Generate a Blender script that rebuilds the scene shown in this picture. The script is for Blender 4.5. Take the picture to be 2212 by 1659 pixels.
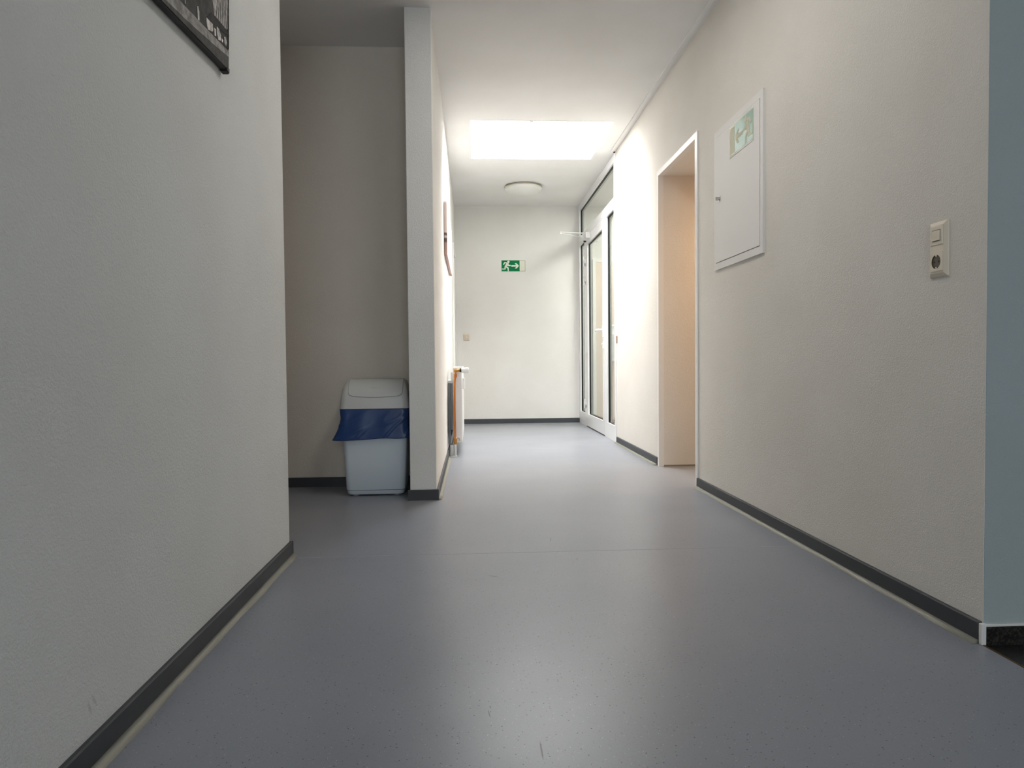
import bpy, bmesh, math, random
from mathutils import Vector, Matrix, noise
from mathutils.geometry import tessellate_polygon

random.seed(7)
for o in list(bpy.data.objects):
    bpy.data.objects.remove(o, do_unlink=True)
S = bpy.context.scene
COL = S.collection

# ---------------------------------------------------------------- camera
YAW, PITCH, ROLL = 0.0552595, 0.02984464, -0.00915584
F_PX, W_PX, CAM_H = 1550.0, 2212.0, 0.78


def camera_matrix():
    cy, sy = math.cos(YAW), math.sin(YAW)
    cp, sp = math.cos(PITCH), math.sin(PITCH)
    cr, sr = math.cos(ROLL), math.sin(ROLL)
    ry = Matrix(((cy, 0, -sy), (0, 1, 0), (sy, 0, cy)))
    rx = Matrix(((1, 0, 0), (0, cp, -sp), (0, sp, cp)))
    rz = Matrix(((cr, -sr, 0), (sr, cr, 0), (0, 0, 1)))
    m = rz @ rx @ ry                       # rows: right, down, forward (x right, y down, z forward)
    w = lambda v: Vector((v[0], v[2], -v[1]))
    r, d, f = w(m[0]), w(m[1]), w(m[2])
    out = Matrix.Identity(4)
    for i, v in enumerate((r, -d, -f)):
        for k in range(3):
            out[k][i] = v[k]
    out.translation = Vector((0, 0, CAM_H))
    return out


cam_data = bpy.data.cameras.new('camera')
cam_data.sensor_width = 36.0
cam_data.lens = F_PX / W_PX * 36.0
cam_data.clip_start = 0.02
cam = bpy.data.objects.new('camera', cam_data)
cam.matrix_world = camera_matrix()
COL.objects.link(cam)
S.camera = cam

# ---------------------------------------------------------------- light and exposure
S.view_settings.view_transform = 'Standard'
S.view_settings.look = 'None'
S.view_settings.gamma = 1.0
S.view_settings.use_curve_mapping = False
S.view_settings.exposure = 0.13
world = bpy.data.worlds.new('overcast_sky')
world.use_nodes = True
world.node_tree.nodes['Background'].inputs[0].default_value = (0.62, 0.76, 1.0, 1)
world.node_tree.nodes['Background'].inputs[1].default_value = 1.0
S.world = world

SKYLIGHT = 35.0                            # radiance of the opal dome


def area(name, loc, rot, sx, sy, power, color):
    d = bpy.data.lights.new(name, 'AREA')
    d.shape = 'RECTANGLE'
    d.size, d.size_y, d.energy, d.color = sx, sy, power, color
    o = bpy.data.objects.new(name, d)
    o.location, o.rotation_euler = loc, rot
    COL.objects.link(o)
    return o


PI = math.pi
area('window_daylight', (0.38, -3.95, 1.45), (PI / 2, 0, 0), 1.9, 2.2, 55, (0.90, 0.96, 1.0))      # through window_2 behind the camera
area('corridor_fill_light', (0.45, 3.0, 2.74), (0, 0, 0), 0.3, 1.7, 12.5, (1.0, 0.97, 0.92))           # added fill under the near ceiling, no lamp hangs there
area('side_passage_lamp_light', (2.5, 4.8, 2.11), (0, 0, 0), 0.3, 0.3, 17, (1.0, 0.70, 0.38))
area('stairwell_fill_light', (2.4, 8.0, 2.74), (0, 0, 0), 0.9, 0.9, 60, (1.0, 0.97, 0.92))  # added fill for the room behind the glass, source unseen

# ---------------------------------------------------------------- materials


def lin(c):
    c = c / 255.0
    return c / 12.92 if c <= 0.04045 else ((c + 0.055) / 1.055) ** 2.4


def rgb(r, g, b):
    return (lin(r), lin(g), lin(b), 1.0)


def mat(name, color, rough=0.6, metal=0.0, spec=0.5, coat=0.0, emit=None, strength=0.0, trans=0.0):
    m = bpy.data.materials.new(name)
    m.use_nodes = True
    p = m.node_tree.nodes['Principled BSDF']
    p.inputs['Base Color'].default_value = color
    p.inputs['Roughness'].default_value = rough
    p.inputs['Metallic'].default_value = metal
    p.inputs['Specular IOR Level'].default_value = spec
    p.inputs['Coat Weight'].default_value = coat
    p.inputs['Transmission Weight'].default_value = trans
    if emit:
        p.inputs['Emission Color'].default_value = emit
        p.inputs['Emission Strength'].default_value = strength
    return m


def nodes(m):
    return m.node_tree.nodes, m.node_tree.links, m.node_tree.nodes['Principled BSDF']


def bump(m, layers, dist=0.002):
    """layers: (scale, strength) noise layers in metres (object space is world space here)"""
    n, l, p = nodes(m)
    tc = n.new('ShaderNodeTexCoord')
    prev = None
    for scale, strength in layers:
        t = n.new('ShaderNodeTexNoise')
        t.inputs['Scale'].default_value = scale
        t.inputs['Detail'].default_value = 3
        t.inputs['Roughness'].default_value = 0.6
        l.new(tc.outputs['Object'], t.inputs['Vector'])
        b = n.new('ShaderNodeBump')
        b.inputs['Strength'].default_value = strength
        b.inputs['Distance'].default_value = dist
        l.new(t.outputs['Fac'], b.inputs['Height'])
        if prev:
            l.new(prev.outputs['Normal'], b.inputs['Normal'])
        prev = b
    l.new(prev.outputs['Normal'], p.inputs['Normal'])
    return m


def mottle(m, c1, c2, scale, lo=0.4, hi=0.6, detail=4):
    n, l, p = nodes(m)
    tc = n.new('ShaderNodeTexCoord')
    t = n.new('ShaderNodeTexNoise')
    t.inputs['Scale'].default_value = scale
    t.inputs['Detail'].default_value = detail
    l.new(tc.outputs['Object'], t.inputs['Vector'])
    r = n.new('ShaderNodeValToRGB')
    r.color_ramp.elements[0].position, r.color_ramp.elements[0].color = lo, c1
    r.color_ramp.elements[1].position, r.color_ramp.elements[1].color = hi, c2
    l.new(t.outputs['Fac'], r.inputs['Fac'])
    l.new(r.outputs['Color'], p.inputs['Base Color'])
    return m


def plaster(name, c, k=1.7):
    m = mat(name, c, 0.85, spec=0.25)
    c2 = (c[0] * 0.96, c[1] * 0.955, c[2] * 0.945, 1)
    mottle(m, c2, c, 2.2, 0.35, 0.65)
    return bump(m, ((60, 0.2 * k), (190, 0.42 * k)), 0.003)


M_WALL = plaster('plaster_wall', (0.79, 0.777, 0.75, 1))
M_CREAM_WALL = plaster('plaster_cream_wall', (0.79, 0.755, 0.70, 1))
M_LEFT = plaster('plaster_left_wall', (0.755, 0.765, 0.745, 1))
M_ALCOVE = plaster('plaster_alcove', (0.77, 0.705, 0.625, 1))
M_RETURN = plaster('plaster_blue_grey', (0.41, 0.465, 0.475, 1))  # blue-grey paint, darkened to carry the dim cool light of this wall
M_CEIL = plaster('plaster_ceiling', (0.85, 0.84, 0.825, 1), 0.35)
M_PASSAGE = plaster('plaster_passage', (0.74, 0.68, 0.58, 1))
M_WOOD = mat('brown_wood', rgb(158, 112, 68), 0.5)
mottle(M_WOOD, rgb(140, 95, 55), rgb(172, 124, 78), 9, 0.3, 0.7)
M_BASE = mat('grey_rubber_baseboard', rgb(64, 66, 70), 0.55, spec=0.35)
M_FOOT = mat('pale_sealant_strip', rgb(134, 132, 119), 0.5)
M_FLOOR = mat('grey_vinyl', (0.2, 0.21, 0.235, 1), 0.3, spec=0.34)
M_GRANITE = mat('black_granite', rgb(28, 27, 27), 0.35)
mottle(M_GRANITE, rgb(16, 16, 17), rgb(62, 58, 52), 160, 0.45, 0.7, 3)
M_PVC = mat('white_frame_plastic', (0.84, 0.84, 0.84, 1), 0.28, spec=0.5)
M_GASKET = mat('black_rubber_gasket', rgb(14, 12, 14), 0.6)
M_WHITE = mat('white_enamel', (0.82, 0.815, 0.80, 1), 0.32)
M_CAB = mat('cabinet_enamel', (0.80, 0.785, 0.755, 1), 0.6, spec=0.25)
M_TRIM = mat('white_trim_paint', (0.80, 0.79, 0.76, 1), 0.4)
M_CREAM = mat('cream_switch_plastic', (0.78, 0.70, 0.57, 1), 0.4)
M_CREAM_D = mat('cream_rocker_plastic', (0.70, 0.63, 0.50, 1), 0.4)
M_DARK = mat('dark_gap', rgb(18, 16, 15), 0.8)
M_CHROME = mat('polished_metal', (0.55, 0.54, 0.52, 1), 0.25, metal=1.0)
M_COPPER = mat('copper_pipe', rgb(196, 118, 52), 0.32, metal=0.7)
M_BRASS = mat('brass_fitting', rgb(186, 134, 66), 0.35, metal=0.7)
M_SILVER = mat('grey_foil_board', rgb(150, 152, 153), 0.45, metal=0.35)
M_OPAL = mat('opal_glass', (0.72, 0.72, 0.68, 1), 0.3)
M_LINE = mat('lamp_rim_metal', rgb(176, 162, 128), 0.4)
M_BIN = mat('grey_white_bin_plastic', (0.63, 0.70, 0.755, 1), 0.4)
M_LID = mat('grey_white_lid_plastic', (0.62, 0.625, 0.60, 1), 0.4)
bump(M_BIN, ((300, 0.12),), 0.001)
M_BAG = mat('blue_bag_film', rgb(38, 66, 116), 0.34, spec=0.35)
M_BLACK = mat('black_canvas_edge', rgb(18, 17, 18), 0.6)
M_GREEN = mat('green_sign_face', rgb(0, 104, 62), 0.40, spec=0.45)
M_GREEN_MATT = mat('green_sign_film', rgb(0, 112, 66), 0.6, spec=0.12)
M_GLOW = mat('pale_sign_print', (0.62, 0.61, 0.47, 1), 0.85, spec=0.1)
M_GLOW_L = mat('pale_sign_print_light', (0.74, 0.76, 0.66, 1), 0.7, spec=0.2)
M_PINK = mat('beige_door_leaf', (0.72, 0.57, 0.45, 1), 0.5)
M_PAPER = mat('paper_white', (0.85, 0.85, 0.83, 1), 0.7)
M_SKY = mat('opal_skylight_pane', (0.85, 0.85, 0.85, 1), 0.5, emit=(1.0, 0.993, 0.972, 1), strength=SKYLIGHT)


def glass_material():
    m = bpy.data.materials.new('clear_glass')
    m.use_nodes = True
    n, l = m.node_tree.nodes, m.node_tree.links
    n.clear()
    out = n.new('ShaderNodeOutputMaterial')
    mix = n.new('ShaderNodeMixShader')
    lw = n.new('ShaderNodeLayerWeight')
    pw = n.new('ShaderNodeMath')
    pw.operation = 'POWER'
    pw.inputs[1].default_value = 5.0
    fr = n.new('ShaderNodeMapRange')
    fr.inputs['To Min'].default_value = 0.035
    fr.inputs['To Max'].default_value = 0.75
    l.new(lw.outputs['Facing'], pw.inputs[0])
    l.new(pw.outputs[0], fr.inputs['Value'])
    t = n.new('ShaderNodeBsdfTransparent')
    t.inputs['Color'].default_value = (0.90, 0.93, 0.91, 1)
    g = n.new('ShaderNodeBsdfGlossy')
    g.inputs['Roughness'].default_value = 0.02
    l.new(fr.outputs[0], mix.inputs[0])
    l.new(t.outputs[0], mix.inputs[1])
    l.new(g.outputs[0], mix.inputs[2])
    l.new(mix.outputs[0], out.inputs[0])
    return m


M_GLASS = glass_material()


def floor_material():
    """grey vinyl: flecks, soft cloudy wear, a few scuffs; gloss does the rest"""
    n, l, p = nodes(M_FLOOR)
    tc = n.new('ShaderNodeTexCoord')
    base = n.new('ShaderNodeTexNoise')
    base.inputs['Scale'].default_value = 1.6
    base.inputs['Detail'].default_value = 5
    l.new(tc.outputs['Object'], base.inputs['Vector'])
    ramp = n.new('ShaderNodeValToRGB')
    ramp.color_ramp.elements[0].position, ramp.color_ramp.elements[0].color = 0.3, (0.232, 0.246, 0.28, 1)
    ramp.color_ramp.elements[1].position, ramp.color_ramp.elements[1].color = 0.7, (0.26, 0.272, 0.302, 1)
    l.new(base.outputs['Fac'], ramp.inputs['Fac'])
    cur = ramp.outputs['Color']

    def over(fac, color):
        nonlocal cur
        mx = n.new('ShaderNodeMix')
        mx.data_type = 'RGBA'
        mx.inputs['B'].default_value = color
        l.new(fac, mx.inputs['Factor'])
        l.new(cur, mx.inputs['A'])
        cur = mx.outputs['Result']

    for scale, thr, color, k in ((88, 0.105, (0.03, 0.032, 0.038, 1), 0.85), (110, 0.085, (0.6, 0.6, 0.6, 1), 0.7), (240, 0.16, (0.10, 0.105, 0.12, 1), 0.6)):
        v = n.new('ShaderNodeTexVoronoi')
        v.inputs['Scale'].default_value = scale
        l.new(tc.outputs['Object'], v.inputs['Vector'])
        lt = n.new('ShaderNodeMapRange')
        lt.inputs['From Min'].default_value = thr * 1.6
        lt.inputs['From Max'].default_value = thr
        lt.inputs['To Max'].default_value = k
        l.new(v.outputs['Distance'], lt.inputs['Value'])
        # only some cells carry a fleck
        sep = n.new('ShaderNodeSeparateColor')
        l.new(v.outputs['Color'], sep.inputs[0])
        gt = n.new('ShaderNodeMath')
        gt.operation = 'GREATER_THAN'
        gt.inputs[1].default_value = 0.55
        l.new(sep.outputs[0], gt.inputs[0])
        mu = n.new('ShaderNodeMath')
        mu.operation = 'MULTIPLY'
        l.new(lt.outputs[0], mu.inputs[0])
        l.new(gt.outputs[0], mu.inputs[1])
        over(mu.outputs[0], color)
    # scuffs: dark strokes lying where shoes or wheels left them (x, y of both ends, half width)
    for x0, y0, x1, y1, hw, k in ((0.050, 2.613, 0.092, 2.585, 0.0028, 0.75), (0.131, 1.456, 0.131, 1.375, 0.0022, 0.75), (0.330, 3.086, 0.343, 3.16, 0.0022, 0.6),
                                  (0.027, 1.595, 0.032, 1.552, 0.0014, 0.6), (0.405, 2.795, 0.409, 2.812, 0.004, 0.5), (-0.100, 3.145, -0.094, 3.152, 0.004, 0.7)):
        cx, cy, L = (x0 + x1) / 2, (y0 + y1) / 2, math.hypot(x1 - x0, y1 - y0) / 2
        ang = math.atan2(y1 - y0, x1 - x0)
        mp = n.new('ShaderNodeMapping')
        mp.vector_type = 'TEXTURE'
        mp.inputs['Location'].default_value = (cx, cy, 0)
        mp.inputs['Rotation'].default_value = (0, 0, ang)
        mp.inputs['Scale'].default_value = (L, hw, 10)
        l.new(tc.outputs['Object'], mp.inputs['Vector'])
        ln = n.new('ShaderNodeVectorMath')
        ln.operation = 'LENGTH'
        l.new(mp.outputs[0], ln.inputs[0])
        mr = n.new('ShaderNodeMapRange')
        mr.inputs['From Min'].default_value = 1.0
        mr.inputs['From Max'].default_value = 0.6
        mr.inputs['To Max'].default_value = k
        l.new(ln.outputs['Value'], mr.inputs['Value'])
        over(mr.outputs[0], (0.035, 0.033, 0.03, 1))
    l.new(cur, p.inputs['Base Color'])
    # gloss worn in clouds
    g = n.new('ShaderNodeTexNoise')
    g.inputs['Scale'].default_value = 2.5
    g.inputs['Detail'].default_value = 2
    l.new(tc.outputs['Object'], g.inputs['Vector'])
    mr = n.new('ShaderNodeMapRange')
    mr.inputs['From Min'].default_value = 0.3
    mr.inputs['From Max'].default_value = 0.7
    mr.inputs['To Min'].default_value = 0.305
    mr.inputs['To Max'].default_value = 0.335
    l.new(g.outputs['Fac'], mr.inputs['Value'])
    l.new(mr.outputs[0], p.inputs['Roughness'])
    b1 = n.new('ShaderNodeTexNoise')
    b1.inputs['Scale'].default_value = 60
    b1.inputs['Detail'].default_value = 2
    l.new(tc.outputs['Object'], b1.inputs['Vector'])
    bp = n.new('ShaderNodeBump')
    bp.inputs['Strength'].default_value = 0.05
    bp.inputs['Distance'].default_value = 0.001
    l.new(b1.outputs['Fac'], bp.inputs['Height'])
    l.new(bp.outputs['Normal'], p.inputs['Normal'])


floor_material()


def wall_scuffs():
    """two faint rubber marks low on the left foreground wall (y, z of both ends, half width)"""
    n, l, p = nodes(M_LEFT)
    tc = n.new('ShaderNodeTexCoord')
    cur = p.inputs['Base Color'].links[0].from_socket
    for y0, z0, y1, z1, hw in ((1.426, 0.142, 1.449, 0.104, 0.004), (1.413, 0.134, 1.428, 0.097, 0.005)):
        mp = n.new('ShaderNodeMapping')
        mp.vector_type = 'TEXTURE'
        mp.inputs['Location'].default_value = (0, (y0 + y1) / 2, (z0 + z1) / 2)
        mp.inputs['Rotation'].default_value = (math.atan2(z1 - z0, y1 - y0), 0, 0)
        mp.inputs['Scale'].default_value = (10, math.hypot(y1 - y0, z1 - z0) / 2, hw)
        l.new(tc.outputs['Object'], mp.inputs['Vector'])
        ln = n.new('ShaderNodeVectorMath')
        ln.operation = 'LENGTH'
        l.new(mp.outputs[0], ln.inputs[0])
        mr = n.new('ShaderNodeMapRange')
        mr.inputs['From Min'].default_value = 1.0
        mr.inputs['From Max'].default_value = 0.0
        mr.inputs['To Max'].default_value = 0.4
        l.new(ln.outputs['Value'], mr.inputs['Value'])
        mx = n.new('ShaderNodeMix')
        mx.data_type = 'RGBA'
        mx.inputs['B'].default_value = (0.12, 0.12, 0.12, 1)
        l.new(mr.outputs[0], mx.inputs['Factor'])
        l.new(cur, mx.inputs['A'])
        cur = mx.outputs['Result']
    l.new(cur, p.inputs['Base Color'])


wall_scuffs()

# ---------------------------------------------------------------- building helpers


def root_location(parent):
    v = Vector((0, 0, 0))
    while parent is not None:
        v += parent.location
        parent = parent.parent
    return v


def obj(name, bm, material, parent=None, label=None, smooth=False):
    """link a bmesh given in world metres as one mesh object under parent"""
    bmesh.ops.recalc_face_normals(bm, faces=bm.faces)
    me = bpy.data.meshes.new(name)
    bm.to_mesh(me)
    bm.free()
    for m in (material if isinstance(material, (list, tuple)) else [material]):
        me.materials.append(m)
    if smooth:
        for p in me.polygons:
            p.use_smooth = True
    o = bpy.data.objects.new(name, me)
    COL.objects.link(o)
    if parent is not None:
        o.parent = parent
        me.transform(Matrix.Translation(-root_location(parent)))
    if label:
        o['label'] = label
    return o


def thing(name, label, cat, loc, group=None):
    o = bpy.data.objects.new(name, None)
    o.empty_display_size = 0.1
    o.location = loc
    COL.objects.link(o)
    o['label'], o['category'] = label, cat
    if group:
        o['group'] = group
    return o


def struct(name, bm, material, label=None, parent=None, smooth=False):
    o = obj(name, bm, material, parent, label, smooth)
    o['kind'] = 'structure'
    return o


def struct_root(name, loc, label):
    o = bpy.data.objects.new(name, None)
    o.empty_display_size = 0.1
    o.location = loc
    COL.objects.link(o)
    o['kind'], o['label'] = 'structure', label
    return o


def add_box(bm, x0, x1, y0, y1, z0, z1, bevel=0.0, seg=2, mi=0):
    n0 = len(bm.faces)
    v = [bm.verts.new(c) for c in ((x0, y0, z0), (x1, y0, z0), (x1, y1, z0), (x0, y1, z0), (x0, y0, z1), (x1, y0, z1), (x1, y1, z1), (x0, y1, z1))]
    fs = [bm.faces.new([v[i] for i in q]) for q in ((0, 3, 2, 1), (4, 5, 6, 7), (0, 1, 5, 4), (1, 2, 6, 5), (2, 3, 7, 6), (3, 0, 4, 7))]
    for f in fs:
        f.material_index = mi
    if bevel:
        es = {e for f in fs for e in f.edges}
        bmesh.ops.bevel(bm, geom=list(es), offset=bevel, segments=seg, affect='EDGES', profile=0.5)
    return fs


def bx(*a, **k):
    bm = bmesh.new()
    add_box(bm, *a, **k)
    return bm


def boxes(*rows):
    bm = bmesh.new()
    for r in rows:
        add_box(bm, *r)
    return bm


def add_prism(bm, pts, vec, mi=0):
    """closed prism: polygon pts (3D) pushed along vec"""
    vec = Vector(vec)
    a = [bm.verts.new(p) for p in pts]
    b = [bm.verts.new(Vector(p) + vec) for p in pts]
    if len(pts) > 4:                       # concave outlines need a true tessellation
        fs = []
        for i, j, k in tessellate_polygon([[Vector(p) for p in pts]]):
            fs += [bm.faces.new((a[i], a[j], a[k])), bm.faces.new((b[k], b[j], b[i]))]
    else:
        fs = [bm.faces.new(a), bm.faces.new(b[::-1])]
    n = len(pts)
    for i in range(n):
        fs.append(bm.faces.new((a[i], b[i], b[(i + 1) % n], a[(i + 1) % n])))
    for f in fs:
        f.material_index = mi


def add_tube(bm, pts, r, seg=12, cap=True):
    pts = [Vector(p) for p in pts]
    rings = []
    for i, p in enumerate(pts):
        d = (pts[min(i + 1, len(pts) - 1)] - pts[max(i - 1, 0)]).normalized()
        up = Vector((0, 0, 1)) if abs(d.z) < 0.9 else Vector((1, 0, 0))
        u = d.cross(up).normalized()
        w = d.cross(u)
        rr = r[i] if isinstance(r, (list, tuple)) else r
        rings.append([bm.verts.new(p + (u * math.cos(2 * PI * k / seg) + w * math.sin(2 * PI * k / seg)) * rr) for k in range(seg)])
    for a, b in zip(rings, rings[1:]):
        for k in range(seg):
            bm.faces.new((a[k], a[(k + 1) % seg], b[(k + 1) % seg], b[k]))
    if cap:
        bm.faces.new(rings[0][::-1])
        bm.faces.new(rings[-1])


def tube(pts, r, seg=12):
    bm = bmesh.new()
    add_tube(bm, pts, r, seg)
    return bm


def frame_ring(bm, plane_x, depth, y0, y1, z0, z1, wy0, wy1, wz0, wz1, mi=0):
    """rectangular ring in a plane facing -X: outer y0..y1, z0..z1, member widths at each side"""
    x0, x1 = plane_x, plane_x + depth
    add_box(bm, x0, x1, y0, y0 + wy0, z0, z1, mi=mi)
    add_box(bm, x0, x1, y1 - wy1, y1, z0, z1, mi=mi)
    add_box(bm, x0, x1, y0 + wy0, y1 - wy1, z0, z0 + wz0, mi=mi)
    add_box(bm, x0, x1, y0 + wy0, y1 - wy1, z1 - wz1, z1, mi=mi)


def rounded_rect(cx, cy, hx, hy, r, seg=6):
    out = []
    for qx, qy, a0 in ((1, 1, 0), (-1, 1, PI / 2), (-1, -1, PI), (1, -1, 1.5 * PI)):
        for k in range(seg + 1):
            a = a0 + PI / 2 * k / seg
            out.append((cx + qx * (hx - r) + r * math.cos(a), cy + qy * (hy - r) + r * math.sin(a)))
    return out


def loft(bm, sections, cap_bottom=True, cap_top=True):
    rings = [[bm.verts.new((x, y, z)) for x, y in pts] for pts, z in sections]
    n = len(rings[0])
    for a, b in zip(rings, rings[1:]):
        for k in range(n):
            bm.faces.new((a[k], a[(k + 1) % n], b[(k + 1) % n], b[k]))
    if cap_bottom:
        bm.faces.new(rings[0][::-1])
    if cap_top:
        bm.faces.new(rings[-1])


# ---------------------------------------------------------------- the setting
XR, XL, XC, YF, ZC = 1.385, -0.75, -0.21, 9.2, 2.775
BACK, EAST = -4.0, 4.2

# floor: two vinyl sheets welded along one seam; dark granite beyond the right-hand corner
floor = struct('floor', bx(-2.4, EAST, BACK, 9.6, -0.16, -0.012), M_DARK, 'corridor floor slab under the vinyl sheets')
SEAM = 2.918
obj('vinyl_sheet', boxes((-2.2, 1.378, BACK, 1.86, -0.012, 0.0), (-2.2, 1.66, 1.86, SEAM - 0.0012, -0.012, 0.0)), M_FLOOR, floor)
obj('vinyl_sheet', bx(-2.2, EAST - 0.1, SEAM + 0.0012, 9.55, -0.012, 0.0), M_FLOOR, floor)
obj('weld_seam', tube([(-0.75, SEAM, -0.0019), (1.40, SEAM, -0.0019)], 0.0028, 8), mat('seam_cord', (0.34, 0.35, 0.37, 1), 0.15), floor, 'thin glossy weld line across the floor')
obj('edge_profile', bx(1.377, 1.383, BACK, 1.855, -0.01, 0.0012), mat('brass_edge', rgb(120, 92, 60), 0.35, metal=0.6), floor)
for iy in range(5):
    for ix in range(4):
        x0, y0 = 1.3845 + ix * 0.604, 1.857 - (iy + 1) * 0.304
        obj('granite_tile', bx(x0, x0 + 0.6, y0, y0 + 0.3, -0.012, -0.0005 - 0.0006 * random.random()), M_GRANITE, floor)
obj('granite_slab', bx(1.3845, EAST - 0.1, BACK, 1.857 - 5 * 0.304 - 0.004, -0.012, -0.001), M_GRANITE, floor)

# ceiling with the skylight opening
SKX0, SKX1, SKY0, SKY1 = 0.004, 1.195, 5.97, 7.09
bm = boxes((-2.4, EAST, BACK, SKY0, ZC, ZC + 0.2), (-2.4, EAST, SKY1, 9.6, ZC, ZC + 0.2), (-2.4, SKX0, SKY0, SKY1, ZC, ZC + 0.2), (SKX1, EAST, SKY0, SKY1, ZC, ZC + 0.2))
struct('ceiling', bm, M_CEIL, 'white plastered corridor ceiling')

sky = struct_root('window_1', ((SKX0 + SKX1) / 2, (SKY0 + SKY1) / 2, ZC), 'bright rectangular skylight in the corridor ceiling')
bm = bmesh.new()
Z0, Z1 = ZC - 0.001, ZC + 0.80
for r in ((SKX0 - 0.01, SKX0 + 0.008, SKY0 - 0.01, SKY1 + 0.01), (SKX1 - 0.008, SKX1 + 0.01, SKY0 - 0.01, SKY1 + 0.01), (SKX0 + 0.008, SKX1 - 0.008, SKY0 - 0.01, SKY0 + 0.008), (SKX0 + 0.008, SKX1 - 0.008, SKY1 - 0.008, SKY1 + 0.01)):
    add_box(bm, *r, Z0, Z1)
obj('shaft', bm, M_PVC, sky)
obj('opal_pane', bx(SKX0 - 0.01, SKX1 + 0.01, SKY0 - 0.01, SKY1 + 0.01, Z1, Z1 + 0.02), M_SKY, sky, 'glowing opal dome pane')
bm = boxes((0.47, 0.56, SKY0, SKY0 + 0.02, ZC + 0.004, ZC + 0.02), (0.50, 0.53, SKY0, SKY0 + 0.035, ZC - 0.004, ZC + 0.008))
obj('latch', bm, M_PVC, sky)

# left foreground wall, alcove, partition with the corridor's left wall
struct('wall_left', bx(-2.2, XL, BACK, 2.95, 0, ZC, bevel=0.004, seg=2), M_LEFT, 'rough white plaster wall in the left foreground')
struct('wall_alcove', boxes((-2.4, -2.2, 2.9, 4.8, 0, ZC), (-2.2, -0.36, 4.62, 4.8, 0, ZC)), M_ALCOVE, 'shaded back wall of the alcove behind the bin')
DY0, DY1, DZ = 8.33, 9.14, 2.12
bm = bmesh.new()
add_box(bm, -0.36, XC, 4.1, DY0, 0, ZC, bevel=0.004)
add_box(bm, -0.36, XC, DY0, DY1, DZ, ZC)
add_box(bm, -0.36, XC, DY1, YF, 0, ZC)
struct('wall_partition', bm, M_WALL, 'narrow partition end and left wall of the corridor')
# right wall as the masses around the side passage
PY0, PY1, PZ, PX1 = 4.37, 5.24, 2.14, 3.3
struct('wall_right', boxes((XR, PX1, 1.865, PY0, 0, ZC), (XR, PX1, PY0, PY1, PZ, ZC), (XR, PX1, PY1, 6.83, 0, ZC)), M_CREAM_WALL, 'long cream white right wall of the corridor')
struct('wall_right_return', bx(XR + 0.0015, EAST, 1.8635, 1.87, 0, ZC), M_RETURN, 'blue-grey wall, cool shade in its colour, around the right-hand corner')
struct('wall_passage_end', boxes((PX1, PX1 + 0.1, PY0 - 0.2, PY1 + 0.2, 0, ZC),), M_PASSAGE, 'end wall of the side passage')
struct('wall_far', bx(-2.2, PX1 + 0.2, YF, YF + 0.2, 0, ZC), M_WALL, 'white far end wall of the corridor')
struct('wall_stairwell', boxes((PX1, PX1 + 0.1, 6.6, YF, 0, ZC)), M_WALL, 'wall of the room behind the glass door')
# room behind the camera: window wall and side wall
WX0, WX1, WZ0, WZ1 = -0.6, 1.36, 0.3, 2.6
struct('wall_back', boxes((XL, WX0, BACK - 0.2, BACK, 0, ZC), (WX1, EAST, BACK - 0.2, BACK, 0, ZC), (WX0, WX1, BACK - 0.2, BACK, 0, WZ0), (WX0, WX1, BACK - 0.2, BACK, WZ1, ZC)), M_WALL, 'wall behind the camera')
struct('wall_east', bx(EAST, EAST + 0.2, BACK, 2.0, 0, ZC), M_WALL, 'wall of the foyer to the right')
w2 = struct_root('window_2', ((WX0 + WX1) / 2, BACK, WZ0), 'wide window behind the camera')
bm = bmesh.new()
for r in ((WX0, WX0 + 0.06, WZ0, WZ1), (WX1 - 0.06, WX1, WZ0, WZ1), (WX0, WX1, WZ0, WZ0 + 0.06), (WX0, WX1, WZ1 - 0.06, WZ1), (0.35, 0.41, WZ0, WZ1)):
    add_box(bm, r[0], r[1], BACK - 0.12, BACK - 0.06, r[2], r[3])
obj('window_frame', bm, M_PVC, w2)
obj('glass_pane', bx(WX0 + 0.05, WX1 - 0.05, BACK - 0.092, BACK - 0.086, WZ0 + 0.05, WZ1 - 0.05), M_GLASS, w2)
# wooden doors hidden around the corner of the side passage tint its light
d4 = struct_root('door_4', (2.6, PY0, 0), 'wooden door inside the side passage')
obj('door_leaf', bx(1.95, 2.85, PY0, PY0 + 0.03, 0.005, 2.05, bevel=0.003), M_WOOD, d4)
obj('door_frame', boxes((1.88, 1.95, PY0, PY0 + 0.02, 0, 2.12), (2.85, 2.92, PY0, PY0 + 0.02, 0, 2.12), (1.95, 2.85, PY0, PY0 + 0.02, 2.05, 2.12)), M_WOOD, d4)
obj('handle', tube([(2.05, PY0 + 0.03, 1.05), (2.05, PY0 + 0.08, 1.05), (2.18, PY0 + 0.085, 1.05)], 0.01), M_CHROME, d4)

# ---- baseboards: grey rubber face, pale sealant foot


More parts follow.
